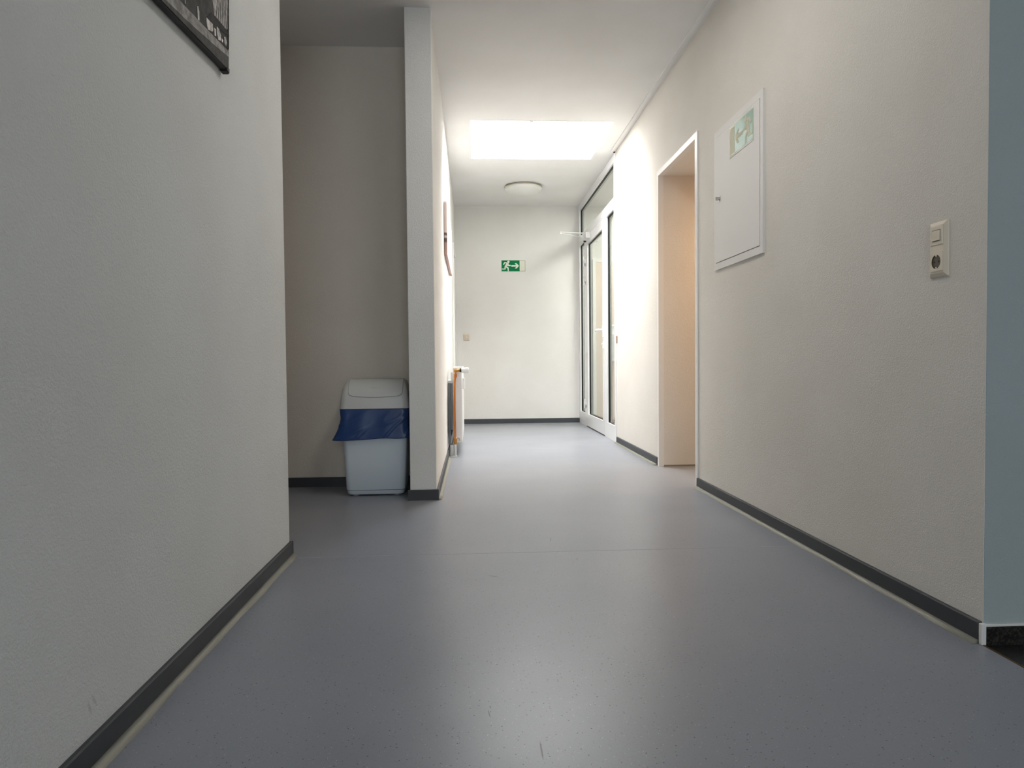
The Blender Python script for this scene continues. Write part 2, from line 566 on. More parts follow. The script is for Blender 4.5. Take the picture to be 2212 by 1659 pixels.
def baseboard(name, p0, p1, nrm, label, foot=True, h=0.06, mi=M_BASE):
    """runs p0->p1 along the wall, nrm = unit normal into the room"""
    p0, p1, nrm = Vector((*p0, 0)), Vector((*p1, 0)), Vector((*nrm, 0))
    bm = bmesh.new()
    prof = ((0, 0), (0.012, 0), (0.011, h - 0.004), (0.008, h), (0, h))
    add_prism(bm, [p0 + nrm * a + Vector((0, 0, b)) for a, b in prof], p1 - p0)
    o = struct(name, bm, mi, label)
    if foot:
        bm = bmesh.new()
        n = max(2, int((p1 - p0).length / 0.12))
        rows = []
        for i in range(n + 1):
            p = p0.lerp(p1, i / n)
            w = 0.030 + 0.0025 * math.sin(i * 1.7) + 0.0015 * math.sin(i * 0.61)
            rows.append([bm.verts.new(p + nrm * a + Vector((0, 0, b))) for a, b in ((0.010, 0.0), (0.010, 0.011), (0.018, 0.008), (w, 0.0012), (w, 0.0))])
        for a, b in zip(rows, rows[1:]):
            for k in range(4):
                bm.faces.new((a[k], a[k + 1], b[k + 1], b[k]))
        bm.faces.new(rows[0])
        bm.faces.new(rows[-1][::-1])
        obj('sealant_strip', bm, M_FOOT, o, 'pale strip along the foot of the baseboard', smooth=True)
    return o


baseboard('baseboard_left', (XL, -3.9), (XL, 2.955), (1, 0), 'dark baseboard along the left foreground wall')
baseboard('baseboard_left_end', (XL + 0.012, 2.95), (-2.2, 2.95), (0, 1), 'baseboard on the end of the left foreground wall', False)
baseboard('baseboard_alcove', (-2.2, 4.62), (-0.36, 4.62), (0, -1), 'black looking baseboard in the alcove', False)
baseboard('baseboard_partition_end', (-0.372, 4.1), (XC + 0.012, 4.1), (0, -1), 'dark baseboard on the narrow partition end', False)
baseboard('baseboard_corridor', (XC, 4.09), (XC, DY0 - 0.05), (1, 0), 'grey baseboard along the left corridor wall')
baseboard('baseboard_far', (-0.2, YF), (XR, YF), (0, -1), 'grey baseboard on the far end wall', False)
baseboard('baseboard_right', (XR, 1.868), (XR, 4.335), (-1, 0), 'dark baseboard along the near part of the right wall')
baseboard('baseboard_right_middle', (XR, 5.29), (XR, 6.80), (-1, 0), 'grey baseboard between the side passage and the glass door')
b = baseboard('baseboard_return', (1.387, 1.865), (EAST, 1.865), (0, -1), 'black stone baseboard around the right-hand corner', False, 0.05, M_GRANITE)
obj('top_rail', bx(1.383, EAST, 1.852, 1.866, 0.0505, 0.058, bevel=0.002), M_TRIM, b, 'pale rail on top of the stone baseboard')
obj('corner_rail', bx(1.3735, 1.387, 1.853, 1.8665, 0.0, 0.058, bevel=0.002), M_TRIM, b, 'pale upright strip at the corner of the baseboard')

# ---- trims around the side passage
bm = boxes((XR - 0.008, XR + 0.03, PY0 - 0.045, PY0 + 0.002, 0, PZ + 0.035), (XR - 0.008, XR + 0.03, PY1 - 0.002, PY1 + 0.035, 0, PZ + 0.035), (XR - 0.008, XR + 0.03, PY0 + 0.002, PY1 - 0.002, PZ - 0.002, PZ + 0.035))
struct('trim_1', bm, M_TRIM, 'thin white frame around the side passage opening')
obj('floor_sealant', boxes((XR + 0.03, PX1, PY1 - 0.006, PY1, 0, 0.010)), M_FOOT, bpy.data.objects['trim_1'])

# ---------------------------------------------------------------- glass door unit (door_1)
XD, DEP = XR - 0.004, 0.055
d1 = struct_root('door_1', (XD, 8.0, 0), 'white framed glass door with side panes and a transom pane')
U0, U1 = 6.83, YF
bm = bmesh.new()
for r in ((U0, 6.91, 0, ZC), (9.11, U1, 0, ZC), (7.31, 7.418, 0.0, 2.285), (8.652, 8.73, 0.0, 2.285), (6.91, 9.11, 2.285, 2.365), (6.91, 9.11, 2.70, ZC),
          (6.91, 7.31, 0.0, 0.155), (6.91, 7.31, 2.255, 2.285), (8.73, 9.11, 0.0, 0.155), (8.73, 9.11, 2.255, 2.285)):
    add_box(bm, XD, XD + DEP, *r)
obj('door_frame', bm, M_PVC, d1)
obj('cover_strip', bx(XD - 0.004, XD + 0.01, U0 - 0.012, U0 + 0.01, 0, ZC), M_PVC, d1)


def glazing(parent, y0, y1, z0, z1, name='glass_pane'):
    """pane, black gasket and white inner bead in one opening of the frame"""
    g = obj(name, bx(XD + 0.036, XD + 0.042, y0, y1, z0, z1), M_GLASS, parent)
    bm = bmesh.new()
    frame_ring(bm, XD + 0.017, 0.019, y0, y1, z0, z1, 0.008, 0.008, 0.006, 0.008)
    return g, bm


for name, (y0, y1, z0, z1) in (('side_pane', (8.73, 9.11, 0.155, 2.255)), ('side_pane', (6.91, 7.31, 0.155, 2.255)), ('transom_pane', (6.91, 9.11, 2.365, 2.70))):
    g, gb = glazing(d1, y0, y1, z0, z1, name)
    obj('gasket', gb, M_GASKET, g, 'black rubber gasket')
leaf_rows = ((7.42, 7.53, 0.012, 2.28), (8.50, 8.65, 0.012, 2.28), (7.53, 8.50, 0.012, 0.155), (7.53, 8.50, 2.177, 2.28))
bm = bmesh.new()
for r in leaf_rows:
    add_box(bm, XD - 0.002, XD + DEP - 0.01, *r)
leaf = obj('door_leaf', bm, M_PVC, d1)
g, gb = glazing(leaf, 7.53, 8.50, 0.155, 2.177)
obj('gasket', gb, M_GASKET, leaf, 'black rubber gasket')
obj('bottom_gap_strip', bx(XD + 0.01, XD + 0.06, 7.425, 8.645, 0.0005, 0.012), M_GASKET, leaf, 'black strip for the dark gap under the door leaf')  # black strip put in to draw the dark gap below the leaf
hy, hz = 7.475, 1.085
bm = bmesh.new()
add_box(bm, XD - 0.014, XD - 0.002, hy - 0.017, hy + 0.017, hz - 0.05, hz + 0.075, bevel=0.004)
add_tube(bm, [(XD - 0.014, hy, hz + 0.03), (XD - 0.05, hy, hz + 0.03), (XD - 0.062, hy + 0.012, hz + 0.03), (XD - 0.064, hy + 0.06, hz + 0.028), (XD - 0.060, hy + 0.135, hz + 0.022)], [0.011, 0.011, 0.012, 0.012, 0.009], 12)
obj('handle', bm, M_WHITE, leaf, 'white lever handle', smooth=True)
bm = bmesh.new()
add_box(bm, XD - 0.012, XD - 0.002, hy - 0.016, hy + 0.016, hz - 0.165, hz - 0.085, bevel=0.004)
add_tube(bm, [(XD - 0.012, hy, hz - 0.12), (XD - 0.022, hy, hz - 0.12)], 0.008, 10)
obj('lock', bm, M_WHITE, leaf, 'white lock plate under the handle')
for z in (1.985, 1.77, 0.275):
    bm = bmesh.new()
    add_tube(bm, [(XD - 0.013, 8.652, z - 0.055), (XD - 0.013, 8.652, z + 0.055)], 0.012, 12)
    add_box(bm, XD - 0.02, XD - 0.001, 8.60, 8.70, z - 0.02, z + 0.03, bevel=0.003)
    obj('hinge', bm, M_WHITE, leaf)
# closer: box on the leaf, two thin arms folded out into the corridor
cl = obj('door_closer', bx(XD - 0.055, XD - 0.002, 8.28, 8.55, 2.215, 2.285, bevel=0.004), M_WHITE, d1, 'white door closer on top of the leaf')
obj('pivot_cap', tube([(XD - 0.03, 8.50, 2.20), (XD - 0.03, 8.50, 2.216)], 0.016, 12), M_GASKET, cl, 'dark cap under the closer')
obj('pivot_cap', tube([(XD - 0.03, 8.45, 2.284), (XD - 0.03, 8.45, 2.30)], 0.012, 12), M_CHROME, cl)
bm = bmesh.new()
add_tube(bm, [(XD - 0.03, 8.45, 2.297), (1.045, 8.36, 2.293)], 0.0065, 8)
add_tube(bm, [(1.046, 8.36, 2.272), (1.046, 8.36, 2.298)], 0.009, 8)
obj('closer_arm', bm, M_WHITE, cl)
bm = bmesh.new()
add_tube(bm, [(1.045, 8.36, 2.277), (1.33, 8.62, 2.282)], 0.006, 8)
add_box(bm, 1.315, XD, 8.60, 8.645, 2.272, 2.30, bevel=0.003)
obj('closer_arm', bm, M_WHITE, cl)

# ---------------------------------------------------------------- beige door and bits seen through the glass
d3 = struct_root('door_3', (2.05, YF, 0), 'beige door in the far wall behind the glass door')
obj('door_leaf', bx(1.60, 2.50, YF - 0.022, YF, 0.006, 2.06, bevel=0.003), M_PINK, d3)
bm = boxes((1.56, 1.60, YF - 0.03, YF, 0, 2.10), (2.50, 2.54, YF - 0.03, YF, 0, 2.10), (1.60, 2.50, YF - 0.03, YF, 2.06, 2.10))
obj('door_frame', bm, M_TRIM, d3)
obj('handle', tube([(2.42, YF - 0.022, 1.05), (2.42, YF - 0.07, 1.05), (2.30, YF - 0.075, 1.05)], 0.01), M_CHROME, d3)
t = thing('document_rack', 'white rack holding papers, fixed to the beige door behind the glass', 'rack', (1.84, YF - 0.022, 0.79))
bm = boxes((1.74, 1.94, YF - 0.034, YF - 0.022, 0.79, 1.26), (1.74, 1.94, YF - 0.085, YF - 0.034, 0.79, 0.805), (1.74, 1.94, YF - 0.085, YF - 0.075, 0.805, 0.83))
obj('rack_frame', bm, M_WHITE, t)
for z in (1.13, 1.24):
    obj('cross_bar', tube([(1.74, YF - 0.055, z), (1.94, YF - 0.055, z)], 0.009, 8), M_WHITE, t)
obj('paper_stack', bx(1.76, 1.92, YF - 0.06, YF - 0.036, 0.806, 1.10), mat('grey_paper', (0.62, 0.62, 0.61, 1), 0.7), t, 'grey papers in the rack')
t = thing('door_wedge', 'small brown wooden block on the floor behind the glass door', 'wedge', (1.80, 9.07, 0))
bm = bmesh.new()
add_prism(bm, [(1.74, 9.03, 0), (1.90, 9.03, 0), (1.90, 9.03, 0.055), (1.74, 9.03, 0.03)], (0, 0.08, 0))
obj('wedge_block', bm, M_WOOD, t)
obj('rubber_pad', bx(1.74, 1.90, 9.029, 9.111, -0.0, 0.006), M_GASKET, t)
baseboard('baseboard_stairwell', (XR + 0.07, YF), (1.555, YF), (0, -1), 'baseboard behind the glass door', False)

# ---------------------------------------------------------------- door in the left corridor wall (door_2)
d2 = struct_root('door_2', (XC, 8.7, 0), 'door with a white steel frame at the far end of the left corridor wall')
bm = bmesh.new()
for r in ((DY0 - 0.045, DY0 + 0.015, 0, DZ + 0.045), (DY1 - 0.015, DY1 + 0.04, 0, DZ + 0.045), (DY0 + 0.015, DY1 - 0.015, DZ - 0.015, DZ + 0.045)):
    add_box(bm, XC - 0.1, XC + 0.016, *r, bevel=0.003)
obj('door_frame', bm, M_TRIM, d2)
obj('door_leaf', bx(XC - 0.045, XC - 0.005, DY0 + 0.018, DY1 - 0.018, 0.006, DZ - 0.018), mat('brown_grey_leaf', rgb(176, 156, 140), 0.5), d2, 'light brown door leaf')

# ---------------------------------------------------------------- cable duct on the ceiling edge
t = thing('cable_duct', 'slim white cable duct along the ceiling edge of the right wall', 'cable duct', (1.345, 4.5, ZC))
obj('duct_base', bx(1.330, 1.362, 2.6, 6.82, ZC - 0.007, ZC, bevel=0.002), M_CEIL, t)
obj('duct_lid', bx(1.333, 1.359, 2.6, 6.822, ZC - 0.0095, ZC - 0.0068, bevel=0.001), M_CEIL, t)
obj('end_cap', bx(1.362, 1.378, 6.812, 6.822, ZC - 0.012, ZC - 0.0, bevel=0.002), M_DARK, t, 'dark end of the duct')

# ---------------------------------------------------------------- exit signs (far wall: facing -Y; cabinet: facing -X)
SIGN = dict(
    head=('c', 780, 575, 72),
    body=[(700, 645), (760, 655), (790, 650), (795, 755), (915, 772), (915, 835), (742, 835), (735, 790), (690, 865), (795, 940), (800, 1150), (735, 1150), (725, 990), (625, 920), (605, 1050), (390, 1050), (390, 995), (545, 990), (550, 850), (655, 665), (575, 665), (510, 770), (455, 730), (540, 590), (690, 600)],
    arrow=[(945, 785), (1255, 780), (1160, 670), (1270, 665), (1412, 825), (1270, 990), (1160, 985), (1260, 875), (955, 875)],
    door=[(1455, 510), (1750, 510), (1750, 1130), (1455, 1130)],
)


def exit_sign(root, place, nrm, face_mat, print_mat):
    """place(u, v) -> 3D point on the wall; u 0..1 across, v 0..1 down; nrm into the room"""
    nrm = Vector(nrm)

    def poly(name, pts, d0, d1, m, label=None):
        bm = bmesh.new()
        add_prism(bm, [Vector(place((x - 360) / 1440, (y - 465) / 725)) + nrm * d0 for x, y in pts], nrm * (d1 - d0))
        return obj(name, bm, m, root, label)
    poly('backing_plate', [(345, 450), (1810, 450), (1810, 1205), (345, 1205)], 0, 0.0016, M_GLOW_L, 'pale plate showing as a thin border')
    poly('green_field', [(366, 480), (1450, 480), (1450, 1165), (366, 1165)], 0.0016, 0.0022, face_mat, 'green printed field')
    c, x, y, r = SIGN['head']
    poly('running_figure', SIGN['body'], 0.0022, 0.0028, print_mat, 'pale running figure')
    poly('figure_head', [(x + r * math.cos(k * PI / 10), y + r * math.sin(k * PI / 10)) for k in range(20)], 0.0022, 0.0028, print_mat)
    poly('arrow', SIGN['arrow'], 0.0022, 0.0028, print_mat, 'pale arrow')
    poly('door_symbol', SIGN['door'], 0.0022, 0.0026, print_mat, 'pale upright rectangle')
    for q in ([(1450, 480), (1790, 480), (1790, 505), (1450, 505)], [(1760, 505), (1790, 505), (1790, 1140), (1760, 1140)], [(1450, 1140), (1790, 1140), (1790, 1165), (1450, 1165)]):
        poly('outline', q, 0.0016, 0.0022, M_LINE)


t = thing('exit_sign', 'green running figure exit sign with arrow to the right on the far wall', 'sign', (0.541, YF, 1.94))
exit_sign(t, lambda u, v: (0.387 + 0.308 * u, YF, 2.089 - 0.148 * v), (0, -1, 0), M_GREEN_MATT, M_GLOW_L)

# ---------------------------------------------------------------- electrical cabinet on the right wall
t = thing('distribution_cabinet', 'flush white distribution cabinet with round lock in the right wall', 'cabinet', (XR, 3.66, 1.29))
bm = bmesh.new()
frame_ring(bm, XR - 0.010, 0.012, 3.333, 4.012, 1.288, 2.057, 0.032, 0.034, 0.036, 0.034)
obj('cabinet_frame', bm, M_CAB, t)
obj('cabinet_recess', bx(XR - 0.001, XR + 0.002, 3.36, 3.985, 1.32, 2.03), M_DARK, t, 'dark gap around the cabinet door')
cd = obj('cabinet_door', bx(XR - 0.012, XR - 0.001, 3.3685, 3.976, 1.3275, 2.0205, bevel=0.001), M_CAB, t)
bm = bmesh.new()
add_tube(bm, [(XR - 0.012, 3.915, 1.672), (XR - 0.016, 3.915, 1.672)], 0.015, 20)
add_tube(bm, [(XR - 0.016, 3.915, 1.672), (XR - 0.034, 3.915, 1.672)], 0.010, 16)
add_box(bm, XR - 0.037, XR - 0.034, 3.911, 3.919, 1.664, 1.680)
obj('lock', bm, M_CHROME, cd, 'metal cylinder lock')
t = thing('exit_sign', 'glossy pale green exit sign with arrow to the left on the white cabinet door', 'sign', (XR - 0.012, 3.605, 1.845))
exit_sign(t, lambda u, v: (XR - 0.0124, 3.441 + 0.322 * u, 2.005 - 0.155 * v), (-1, 0, 0), M_GREEN, M_GLOW)

# ---------------------------------------------------------------- switches


def pyramid(bm, P, u0, u1, v0, v1, d0, inset, d1):
    """plate with sloping rim: outer rectangle at depth d0, inner face at d1"""
    a = [bm.verts.new(P(*q, 0)) for q in ((u0, v0), (u1, v0), (u1, v1), (u0, v1))]
    b = [bm.verts.new(P(*q, d0)) for q in ((u0, v0), (u1, v0), (u1, v1), (u0, v1))]
    c = [bm.verts.new(P(*q, d1)) for q in ((u0 + inset, v0 + inset), (u1 - inset, v0 + inset), (u1 - inset, v1 - inset), (u0 + inset, v1 - inset))]
    for s, e in ((a, b), (b, c)):
        for k in range(4):
            bm.faces.new((s[k], s[(k + 1) % 4], e[(k + 1) % 4], e[k]))
    bm.faces.new(c)
    bm.faces.new(a[::-1])


# switch above socket in one frame on the right wall; u runs along +Y, v up, depth into the room
t = thing('switch_and_socket', 'cream light switch above a power socket in one upright frame on the right wall', 'switch', (XR, 2.058, 1.022))
PW = lambda u, v, d: (XR - d, 2.0175 + u, 1.022 + v)
bm = bmesh.new()
pyramid(bm, PW, 0, 0.081, 0, 0.162, 0.004, 0.011, 0.0105)
obj('cover_frame', bm, M_CREAM, t)


u0 = 0.0130
ins = bmesh.new()
add_box(ins, XR - 0.0128, XR - 0.009, 2.0175 + u0, 2.0175 + u0 + 0.055, 1.022 + 0.0935, 1.022 + 0.1485, bevel=0.0012)
sw = obj('switch_insert', ins, M_CREAM, t)
obj('rocker_gap', bx(XR - 0.0132, XR - 0.0120, 2.0175 + 0.0222, 2.0175 + 0.0588, 1.022 + 0.1045, 1.022 + 0.1375), M_DARK, sw, 'dark slit around the rocker')
bm = bmesh.new()
P2 = lambda u, v, d: (XR - 0.0125 - d, 2.0175 + 0.0230 + u, 1.022 + 0.1060 + v)
a = [bm.verts.new(P2(*q)) for q in ((0, 0, 0), (0.035, 0, 0), (0.035, 0.030, 0), (0, 0.030, 0))]
b_ = [bm.verts.new(P2(*q)) for q in ((0, 0, 0.0035), (0.035, 0, 0.0035), (0.035, 0.030, 0.0015), (0, 0.030, 0.0015))]
bm.faces.new(b_)
bm.faces.new(a[::-1])
for k in range(4):
    bm.faces.new((a[k], a[(k + 1) % 4], b_[(k + 1) % 4], b_[k]))
obj('rocker', bm, M_CREAM_D, sw)
# socket: square plate with a round well
bm = bmesh.new()
cu, cv, hs, rr = 0.0405, 0.0440, 0.0275, 0.0205
N = 32
ring_o, ring_i, ring_b = [], [], []
for k in range(N):
    ang = 2 * PI * k / N
    c_, s_ = math.cos(ang), math.sin(ang)
    m_ = hs / max(abs(c_), abs(s_))
    ring_o.append(bm.verts.new(PW(cu + m_ * c_, cv + m_ * s_, 0.0128)))
    ring_i.append(bm.verts.new(PW(cu + rr * c_, cv + rr * s_, 0.0128)))
    ring_b.append(bm.verts.new(PW(cu + m_ * c_, cv + m_ * s_, 0.009)))
for k in range(N):
    j = (k + 1) % N
    bm.faces.new((ring_o[k], ring_o[j], ring_i[j], ring_i[k]))
    bm.faces.new((ring_b[k], ring_b[j], ring_o[j], ring_o[k]))
so = obj('socket_insert', bm, M_CREAM, t)
bm = bmesh.new()
w = [[bm.verts.new(PW(cu + r * math.cos(2 * PI * k / N), cv + r * math.sin(2 * PI * k / N), d)) for k in range(N)] for r, d in ((rr, 0.0127), (rr * 0.97, 0.0108))]
for k in range(N):
    j = (k + 1) % N
    bm.faces.new((w[0][k], w[0][j], w[1][j], w[1][k]))
bm.faces.new(w[1])
obj('socket_well', bm, mat('socket_well_plastic', rgb(70, 60, 44), 0.5), so, 'dark round well of the socket')
for dv in (-0.0095, 0.0095):
    obj('pin_hole', tube([PW(cu + dv, cv, 0.0105), PW(cu + dv, cv, 0.0112)], 0.0028, 10), M_DARK, so)
for v0 in (-0.0205, 0.0150):
    obj('earth_clip', bx(XR - 0.0125, XR - 0.0108, 2.0175 + cu - 0.003, 2.0175 + cu + 0.003, 1.022 + cv + v0, 1.022 + cv + v0 + 0.0055), M_CHROME, so)

t = thing('light_switch', 'single beige light switch low on the left of the far wall', 'switch', (-0.066, YF, 1.064))
PW2 = lambda u, v, d: (-0.107 + u, YF - d, 1.066 + v)
bm = bmesh.new()
pyramid(bm, PW2, 0, 0.082, 0, 0.084, 0.004, 0.010, 0.011)
obj('cover_frame', bm, mat('beige_switch_plastic', (0.66, 0.58, 0.48, 1), 0.45), t)
obj('rocker_gap', bx(-0.107 + 0.024, -0.107 + 0.058, YF - 0.0116, YF - 0.0105, 1.066 + 0.023, 1.066 + 0.063), mat('switch_slit', rgb(120, 108, 90), 0.7), t, 'thin slit around the rocker')
obj('rocker', bx(-0.107 + 0.0255, -0.107 + 0.0565, YF - 0.0145, YF - 0.011, 1.066 + 0.0245, 1.066 + 0.0615, bevel=0.001), mat('beige_rocker', (0.68, 0.60, 0.49, 1), 0.45), t)

# small brown plate on the wall edge next to the glass door
t = thing('wall_plate', 'tiny brown plate on the wall edge beside the glass door frame', 'plate', (XR, 6.80, 0.955))
obj('plate', bx(XR - 0.006, XR, 6.775, 6.815, 0.955, 1.025, bevel=0.0015), mat('brown_plate', rgb(150, 118, 102), 0.5), t)
obj('screw', tube([(XR - 0.006, 6.795, 0.99), (XR - 0.008, 6.795, 0.99)], 0.005, 10), M_CHROME, t)

# ---------------------------------------------------------------- ceiling lamp
LX, LY, LR = 0.600, 8.16, 0.212
t = thing('ceiling_lamp', 'round opal glass bowl lamp under the ceiling beyond the skylight', 'lamp', (LX, LY, ZC))


def lathe(prof, cx, cy, seg=48):
    bm = bmesh.new()
    rings = []
    for r, z in prof:
        rings.append([bm.verts.new((cx + r * math.cos(2 * PI * k / seg), cy + r * math.sin(2 * PI * k / seg), z)) for k in range(seg)] if r > 1e-5 else [bm.verts.new((cx, cy, z))])
    for a, b in zip(rings, rings[1:]):
        for k in range(seg):
            j = (k + 1) % seg
            f = [a[k], a[j]] if len(a) > 1 else [a[0]]
            f += [b[j], b[k]] if len(b) > 1 else [b[0]]
            bm.faces.new(f)
    return bm


obj('lamp_base', lathe([(0, ZC), (LR - 0.035, ZC), (LR - 0.035, ZC - 0.022), (0, ZC - 0.022)], LX, LY), M_WHITE, t)
prof = [(LR - 0.004, ZC - 0.020)]
for k in range(13):
    a = PI / 2 * k / 12
    prof.append((LR * math.cos(a) if k < 12 else 0, ZC - 0.026 - 0.088 * math.sin(a)))
obj('glass_bowl', lathe(prof, LX, LY), M_OPAL, t, smooth=True)
obj('lamp_rim', lathe([(LR - 0.008, ZC - 0.014), (LR + 0.001, ZC - 0.014), (LR + 0.001, ZC - 0.021), (LR - 0.008, ZC - 0.021), (LR - 0.008, ZC - 0.014)], LX, LY), M_LINE, t, 'thin brownish rim')

# ---------------------------------------------------------------- pictures
# large canvas on the left foreground wall, hung a little out of level (y, z in metres on the wall)
t = thing('wall_picture', 'large black and white street photograph on canvas, high on the left foreground wall', 'picture', (XL, 1.85, 1.66))
corner, along, up = Vector((2.245, 1.6695)), Vector((-0.9985, -0.0550)), Vector((-0.0, 1.0))
up = Vector((0.055, 0.9985))
LW, LH, TH = 0.84, 0.58, 0.024
YZ = lambda a, b, x: (x, *(corner + along * a + up * b))
bm = bmesh.new()
add_prism(bm, [YZ(0, 0, XL + 0.002), YZ(LW, 0, XL + 0.002), YZ(LW, LH, XL + 0.002), YZ(0, LH, XL + 0.002)], (TH - 0.002, 0, 0))
bmesh.ops.bevel(bm, geom=list(bm.edges), offset=0.003, segments=2, affect='EDGES')
obj('canvas', bm, M_BLACK, t, 'black wrapped canvas edge')
bm = bmesh.new()
add_prism(bm, [YZ(-0.002, -0.010, XL + 0.003), YZ(0.022, -0.006, XL + 0.003), YZ(0.022, 0.01, XL + 0.003), YZ(-0.002, 0.01, XL + 0.003)], (TH - 0.001, 0, 0))
bmesh.ops.bevel(bm, geom=list(bm.edges), offset=0.003, segments=2, affect='EDGES')
obj('folded_corner', bm, M_BLACK, t, 'folded canvas corner')
FX = XL + TH
PRINT = [
    ('grass_print', 0.16, [(2.2436, 1.6715), (2.2572, 1.8887), (1.768, 1.6455)]),
]
G = lambda v: rgb(v, v * 0.975, v * 0.95)
print_mats = {}


def pm(v):
    if v not in print_mats:
        m = mat('print_grey_%d' % v, G(v), 0.6, spec=0.12)
        mottle(m, G(v * 0.8), G(min(255, v * 1.15)), 60, 0.35, 0.65, 5)
        print_mats[v] = m
    return print_mats[v]


def flat(name, v, pts, depth, label=None):
    bm = bmesh.new()
    add_prism(bm, [(FX + depth, y, z) for y, z in pts], (0.0004, 0, 0))
    obj(name, bm, pm(v), t, label)


q = [Vector(YZ(a, b, 0)).yz for a, b in ((0.003, 0.003), (LW - 0.003, 0.003), (LW - 0.003, LH - 0.003), (0.003, LH - 0.003))]
flat('printed_ground', 74, q, 0.0, 'dark printed ground')
flat('printed_sky', 178, [(2.07, 1.800), (2.257, 1.882), Vector(YZ(0.004, LH - 0.004, 0)).yz, Vector(YZ(0.35, LH - 0.004, 0)).yz], 0.0004)
flat('printed_path', 146, [(2.2465, 1.7120), (2.2475, 1.7290), (2.0595, 1.7140), (1.9101, 1.7020), (1.70, 1.690), (1.46, 1.677), (1.46, 1.640), (1.764, 1.6560), (1.9122, 1.6690), (2.0427, 1.6850), (2.1203, 1.6940)], 0.0004)
flat('printed_house', 66, [(1.46, 1.677), (1.70, 1.690), (1.9146, 1.7031), (2.0055, 1.7095), (2.1492, 1.7205), (2.2446, 1.7348), (2.2469, 1.7718), (2.227, 1.7867), (2.1255, 1.7790), (2.112, 1.8165), (2.10, 2.05), (1.46, 2.05)], 0.0008)
flat('printed_sky', 172, [(2.112, 1.8165), (2.2541, 1.8872), (2.2486, 1.7985), (2.221, 1.7839), (2.1255, 1.7761)], 0.0012)
flat('printed_roof', 44, [(2.1044, 1.7773), (2.1529, 1.7814), (2.2269, 1.7846), (2.2476, 1.7821), (2.2469, 1.7718), (2.1294, 1.7534), (2.0562, 1.7414)], 0.0016)
for a in range(7):
    y0 = 2.135 + 0.017 * a
    flat('printed_branch', 40, [(y0, 1.778 + 0.001 * a), (y0 + 0.0035, 1.778 + 0.001 * a), (y0 + 0.022 - 0.004 * a, 1.845 + 0.006 * a), (y0 + 0.020 - 0.004 * a, 1.845 + 0.006 * a)], 0.0016)
flat('printed_branch', 34, [(2.236, 1.735), (2.2425, 1.735), (2.252, 1.888), (2.244, 1.884)], 0.0020)
for pts in ([(1.9923, 1.7412), (2.0005, 1.7443), (2.0069, 1.7323), (2.0055, 1.7085), (1.995, 1.7071)],
            [(2.0588, 1.7426), (2.1078, 1.7471), (2.1092, 1.7272), (2.0958, 1.7211), (2.0697, 1.7147), (2.06, 1.7213)],
            [(2.1154, 1.7413), (2.1343, 1.7443), (2.1331, 1.7248), (2.1194, 1.7205)],
            [(2.1404, 1.7556), (2.1568, 1.7565), (2.1729, 1.7465), (2.1718, 1.7286), (2.1493, 1.7225), (2.1419, 1.7363)],
            [(2.2018, 1.7546), (2.2165, 1.7582), (2.2245, 1.7459), (2.2179, 1.7331), (2.2035, 1.7347)],
            [(2.1792, 1.7396), (2.1923, 1.7396), (2.1889, 1.7303), (2.1804, 1.7304)],
            [(1.9066, 1.7244), (1.9119, 1.7271), (1.9113, 1.7066), (1.907, 1.7062)]):
    flat('printed_post', 208, pts, 0.0020)

# smaller canvas seen edge-on, on the left corridor wall
t = thing('wall_picture', 'canvas print with a pale and brown edge on the left corridor wall above the radiator', 'picture', (XC, 6.35, 1.63))
m_edge = mat('canvas_edge_print', (0.7, 0.6, 0.55, 1), 0.6)
n, l, p = nodes(m_edge)
tc = n.new('ShaderNodeTexCoord')
sp = n.new('ShaderNodeSeparateXYZ')
nz = n.new('ShaderNodeTexNoise')
nz.inputs['Scale'].default_value = 40
l.new(tc.outputs['Object'], nz.inputs['Vector'])
l.new(tc.outputs['Object'], sp.inputs[0])
ad = n.new('ShaderNodeMath')
ad.operation = 'MULTIPLY_ADD'
ad.inputs[1].default_value = 0.03
l.new(nz.outputs['Fac'], ad.inputs[0])
l.new(sp.outputs['Z'], ad.inputs[2])
r = n.new('ShaderNodeValToRGB')
r.color_ramp.interpolation = 'LINEAR'
els = r.color_ramp.elements
els[0].position, els[0].color = 0.0, rgb(205, 176, 166)
els[1].position, els[1].color = 1.0, rgb(240, 222, 216)
for pos, c in ((0.02, rgb(186, 152, 142)), (0.105, rgb(178, 146, 136)), (0.12, rgb(92, 74, 70)), (0.145, rgb(100, 82, 78)), (0.155, rgb(235, 222, 216)), (0.165, rgb(96, 80, 76)), (0.18, rgb(110, 90, 86)), (0.19, rgb(240, 222, 216)), (0.3, rgb(238, 220, 214))):
    e = els.new(pos)
    e.color = c
l.new(ad.outputs[0], r.inputs['Fac'])
l.new(r.outputs['Color'], p.inputs['Base Color'])
obj('canvas', bx(XC + 0.002, XC + 0.025, 5.66, 7.05, 1.628, 2.045, bevel=0.003), m_edge, t)
obj('printed_face', bx(XC + 0.025, XC + 0.0256, 5.664, 7.046, 1.632, 2.041), mat('pale_print', (0.78, 0.76, 0.74, 1), 0.6), t)

